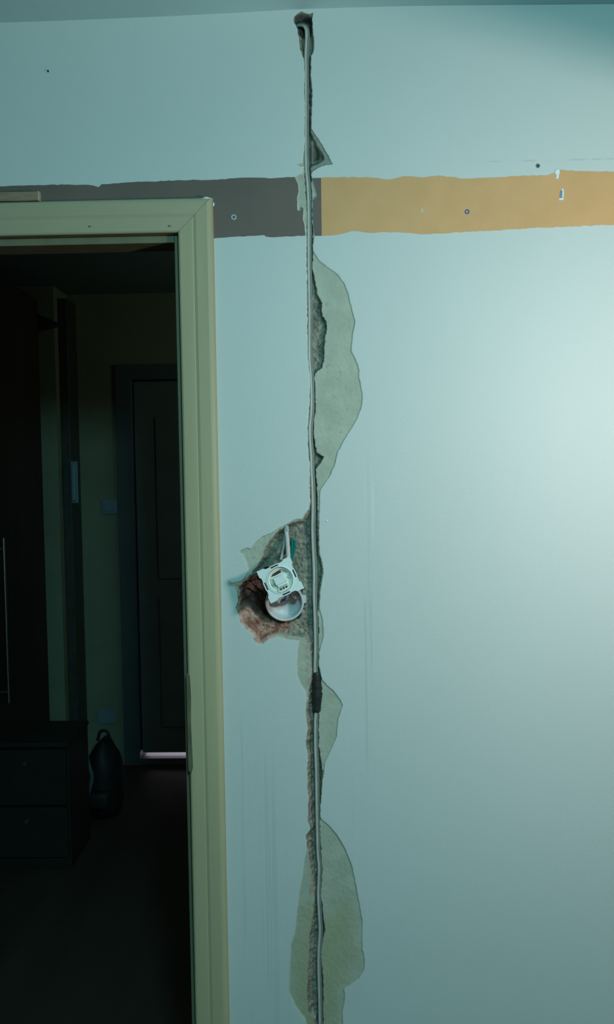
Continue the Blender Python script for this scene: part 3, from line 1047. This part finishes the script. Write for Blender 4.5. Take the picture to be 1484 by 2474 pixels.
o['label'] = 'pale grey wire'

# wall plugs, nail, and a glint painted as a small white bead
def plug(px, py, r, label, ring, core, nm='wall_plug', cat='wall plug', front=.0014):
    o = empty(nm, P(px, py))
    tag(o, label, cat)
    M0 = wallM((0, 0, 0))
    bm = BM()
    lathe(bm, [(r * .52, -.004), (r * .52, front), (r * .7, front + .0007), (r, front + .0003), (r * 1.02, 0)], 28, M0)
    obj('collar', bm, ring, o, True)
    bm = BM()
    lathe(bm, [(0, front - .0008), (r * .54, front - .0006), (r * .54, -.003)], 20, M0)
    obj('plug_core', bm, core, o, True)


m_pl_t = mat('pale_teal_plug', (.36, .52, .52), .5)
m_pl_b = mat('blue_plug', (.06, .11, .27), .5)
m_pl_g = mat('grey_plug', (.18, .20, .18), .6)
m_core = mat('plug_hollow', (.03, .05, .06), .7)
plug(565, 525, .0058, 'pale wall plug with a dark centre in the brown band', m_pl_t, mat('plug_blue_core', (.03, .09, .15), .6))
plug(1129, 512, .0048, 'blue wall plug in the middle of the orange band', m_pl_b, mat('plug_navy_core', (.015, .03, .11), .6))
plug(1300, 401, .0042, 'grey wall plug just above the orange band', m_pl_g, m_core)
nl = empty('nail', P(116, 173))
tag(nl, 'small dark nail in the wall high above the door', 'nail')
b = BM()
lathe(b, [(0, .006), (.0018, .004), (.0021, .0034), (.0018, .003), (.0009, .003), (.0009, -.004)], 14, wallM((0, 0, 0)) @ Matrix.Rotation(radians(20), 4, 'Y'))
obj('nail_head', b, mat('rusty_steel', (.05, .05, .045), .5, metal=.4), nl)
b = BM()
bmesh.ops.create_icosphere(b, subdivisions=2, radius=1, matrix=Matrix.Translation(P(789.5, 1258, -.001)) @ Matrix.Diagonal((.0017, .001, .002, 1)))
dp = obj('painted_glint', b, mat('glint_white', (.92, .95, .95), .1, spec=.8), None, True)
tag(dp, 'tiny white bead painted as a glint on the wall right of the cable', 'painted glint')

# ------------------------------------------------------------------ things in the dark hall
m_ward = mat('dark_brown_wardrobe', (0.040, 0.022, 0.018), .45, .25, 8, stretch=(1, 1, .1))
WX = P(103, 1150, 2.40)[0]
wd = empty('wardrobe', (WX - .55, 1.65, 0))
tag(wd, 'tall dark brown wardrobe against the left side of the hall', 'wardrobe')
w0 = Vector((WX - .55, 1.65, 0))
b = BM()
box(b, -.0, .525, -.75, .75, 0.0, 2.42, .004)
obj('carcass', b, m_ward, wd)
for k, (y0, y1) in enumerate(((-.748, -.002), (.002, .748))):
    b = BM()
    box(b, .527, .55, y0, y1, .08, 2.40, .002)
    dr = obj('wardrobe_door', b, m_ward, wd)
    hy = (-.10 if k == 0 else None)
    if k == 1:
        # bar handle seen at the left edge of the doorway
        q0 = P(11, 1300, 1.92)
        hx = q0.x - w0.x
        hx = .55 + .045
        # find the depth where the bar at that offset meets the photo's column
        lo_, hi_ = 1.2, 2.4
        for _ in range(40):
            md = (lo_ + hi_) / 2
            if P(15, 1490, md).x < w0.x + hx:
                hi_ = md
            else:
                lo_ = md
        Yh = (lo_ + hi_) / 2
        zt, zb_ = P(11, 1300, Yh).z, P(21, 1698, Yh).z
        b = BM()
        tube(b, [(hx, Yh - 1.65, zb_), (hx, Yh - 1.65, zt)], .006, 12)
        for zz in (zb_ + .045, zt - .045):
            tube(b, [(.548, Yh - 1.65, zz), (hx, Yh - 1.65, zz)], .005, 10)
        o = obj('bar_handle', b, m_chrome, dr)
        o['label'] = 'long vertical metal bar handle'

# shelf bracket on the pier
b = BM()
q = P(96, 762, PY - .02), P(150, 785, PY - .02), P(96, 800, PY - .02)
tri = [(v.x, v.z) for v in q]
slab(b, tri + [(P(60, 800, PY - .02).x, q[2].z), (P(60, 762, PY - .02).x, q[0].z)], (), -PY + .001, -PY + .10, wallM((0, 0, 0)))
for v in b.verts:
    pass
br_ = obj('wall_bracket', b, mat('dark_bracket', (.03, .035, .035), .5))
tag(br_, 'small dark pointed bracket fixed high on the hall pier', 'bracket')

# entry phone and switches on the hall walls
m_wsw = mat('pale_blue_plastic', (.20, .32, .36), .4)
m_wsd = mat('pale_blue_plastic_dark', (.12, .20, .24), .4)
TY = PY + .06
ip = empty('entry_phone', P(177, 1165, TY))
tag(ip, 'slim pale blue entry phone on the dark hall post', 'phone')
i0 = P(177, 1165, TY)
a, c2 = P(168, 1115, TY - .03) - i0, P(187, 1216, TY - .03) - i0
b = BM()
box(b, a.x, c2.x, -.018, -.001, c2.z, a.z, .003)
obj('base', b, m_wsw, ip)
b = BM()
box(b, a.x + .006, c2.x - .006, -.035, -.017, c2.z + .012, a.z - .012, .006)
obj('handset', b, m_wsw, ip)


def wall_plate(nm, px0, py0, px1, py1, Y, label, cat, parts):
    pc = P((px0 + px1) / 2, (py0 + py1) / 2, Y)
    o = empty(nm, pc)
    tag(o, label, cat)
    w = (P(px1, py0, Y) - P(px0, py0, Y)).x / 2
    h = (P(px0, py0, Y) - P(px0, py1, Y)).z / 2
    bm = BM()
    box(bm, -w, w, -.010, -.0005, -h, h, .002)
    obj('face_plate', bm, m_wsw, o)
    bm = BM()
    if parts == 'rocker':
        box(bm, -w * .65, w * .65, -.014, -.009, -h * .65, h * .65, .001)
        obj('rocker', bm, m_wsw, o)
    else:
        lathe(bm, [(0, .008), (h * .45, .008), (h * .5, .011), (h * .5, .009)], 24, wallM((0, 0, 0)))
        obj('socket_well', bm, m_wsd, o)


wall_plate('hall_switch', 249, 1208, 285, 1241, HY, 'pale blue light switch on the hall wall beside the far door', 'light switch', 'rocker')
wall_plate('power_socket', 238, 1714, 278, 1746, HY, 'pale blue power socket low on the hall wall', 'socket', 'well')

# low shoe cabinet
CY = 1.56
cr, ct = P(193, 1950, CY + .15).x, P(150, 1794, CY).z
cl = WX + .005
sc2 = empty('shoe_cabinet', ((cl + cr) / 2, CY + .15, 0))
tag(sc2, 'low dark shoe cabinet on the hall floor in front of the wardrobe', 'cabinet')
hw = (cr - cl) / 2
m_shoe = mat('dark_green_grey_laminate', (.020, .021, .017), .5, .15, 10)
b = BM()
box(b, -hw, hw, -.13, .15, 0, ct - .018, .003)
obj('body', b, m_shoe, sc2)
b = BM()
box(b, -hw - .0, hw + .004, -.155, .155, ct - .018, ct, .003)
obj('top', b, m_shoe, sc2)
for z0, z1 in ((.05, ct * .5 - .005), (ct * .5 + .005, ct - .03)):
    b = BM()
    box(b, -hw + .008, hw - .008, -.15, -.13, z0, z1, .003)
    d = obj('flap_door', b, m_shoe, sc2)
    b = BM()
    lathe(b, [(0, .168), (.008, .168), (.010, .160), (.005, .150)], 14, wallM((0, 0, z1 - .05)))
    obj('knob', b, m_chrome, d)

# dark backpack behind it
BY = 2.05
bl, brr, bt = P(196, 1900, BY), P(285, 1900, BY), P(250, 1802, BY)
zb2 = 0.0
bc = Vector(((bl.x + brr.x) / 2, BY + .1, 0))
bag = empty('backpack', bc)
tag(bag, 'black bag standing on the hall floor by the shoe cabinet', 'bag')
m_bag = mat('black_nylon', (.012, .013, .014), .6, .3, 40, .3, 120)
bw = (brr.x - bl.x) / 2
b = BM()
bmesh.ops.create_cube(b, size=1)
bmesh.ops.subdivide_edges(b, edges=list(b.edges), cuts=6, use_grid_fill=True)
for v in b.verts:
    x, y, z = v.co * 2
    k = 1 - .28 * max(0, z) ** 2
    rx = math.sqrt(max(0, 1 - .45 * y * y)) * math.sqrt(max(0, 1 - .35 * z ** 4))
    ry = math.sqrt(max(0, 1 - .45 * x * x)) * math.sqrt(max(0, 1 - .35 * z ** 4))
    v.co = Vector((x * bw * rx * k, y * .11 * ry * k, (z * .5 + .5) * bt.z * (1 - .12 * x * x * max(z, 0))))
obj('bag_body', b, m_bag, bag, True)
b = BM()
box(b, -bw * .62, bw * .62, -.15, -.09, .06, bt.z * .42, .02)
obj('front_pocket', b, m_bag, bag, True)
b = BM()
tube(b, spline([(-.03, 0, bt.z * .98), (-.015, 0, bt.z + .035), (.015, 0, bt.z + .035), (.03, 0, bt.z * .98)], .006), .007, 8)
obj('carry_loop', b, m_bag, bag, True)
b = BM()
pp = [P(206, 1812, BY - .04), P(214, 1846, BY - .04), P(222, 1880, BY - .045), P(212, 1920, BY - .05), P(205, 1956, BY - .05)]
path = spline([q - bc for q in pp], .01)
tube(b, path, .010, 8)
o = obj('strap', b, mat('pale_grey_strap', (.10, .14, .14), .6), bag, True)
o['label'] = 'pale grey strap'
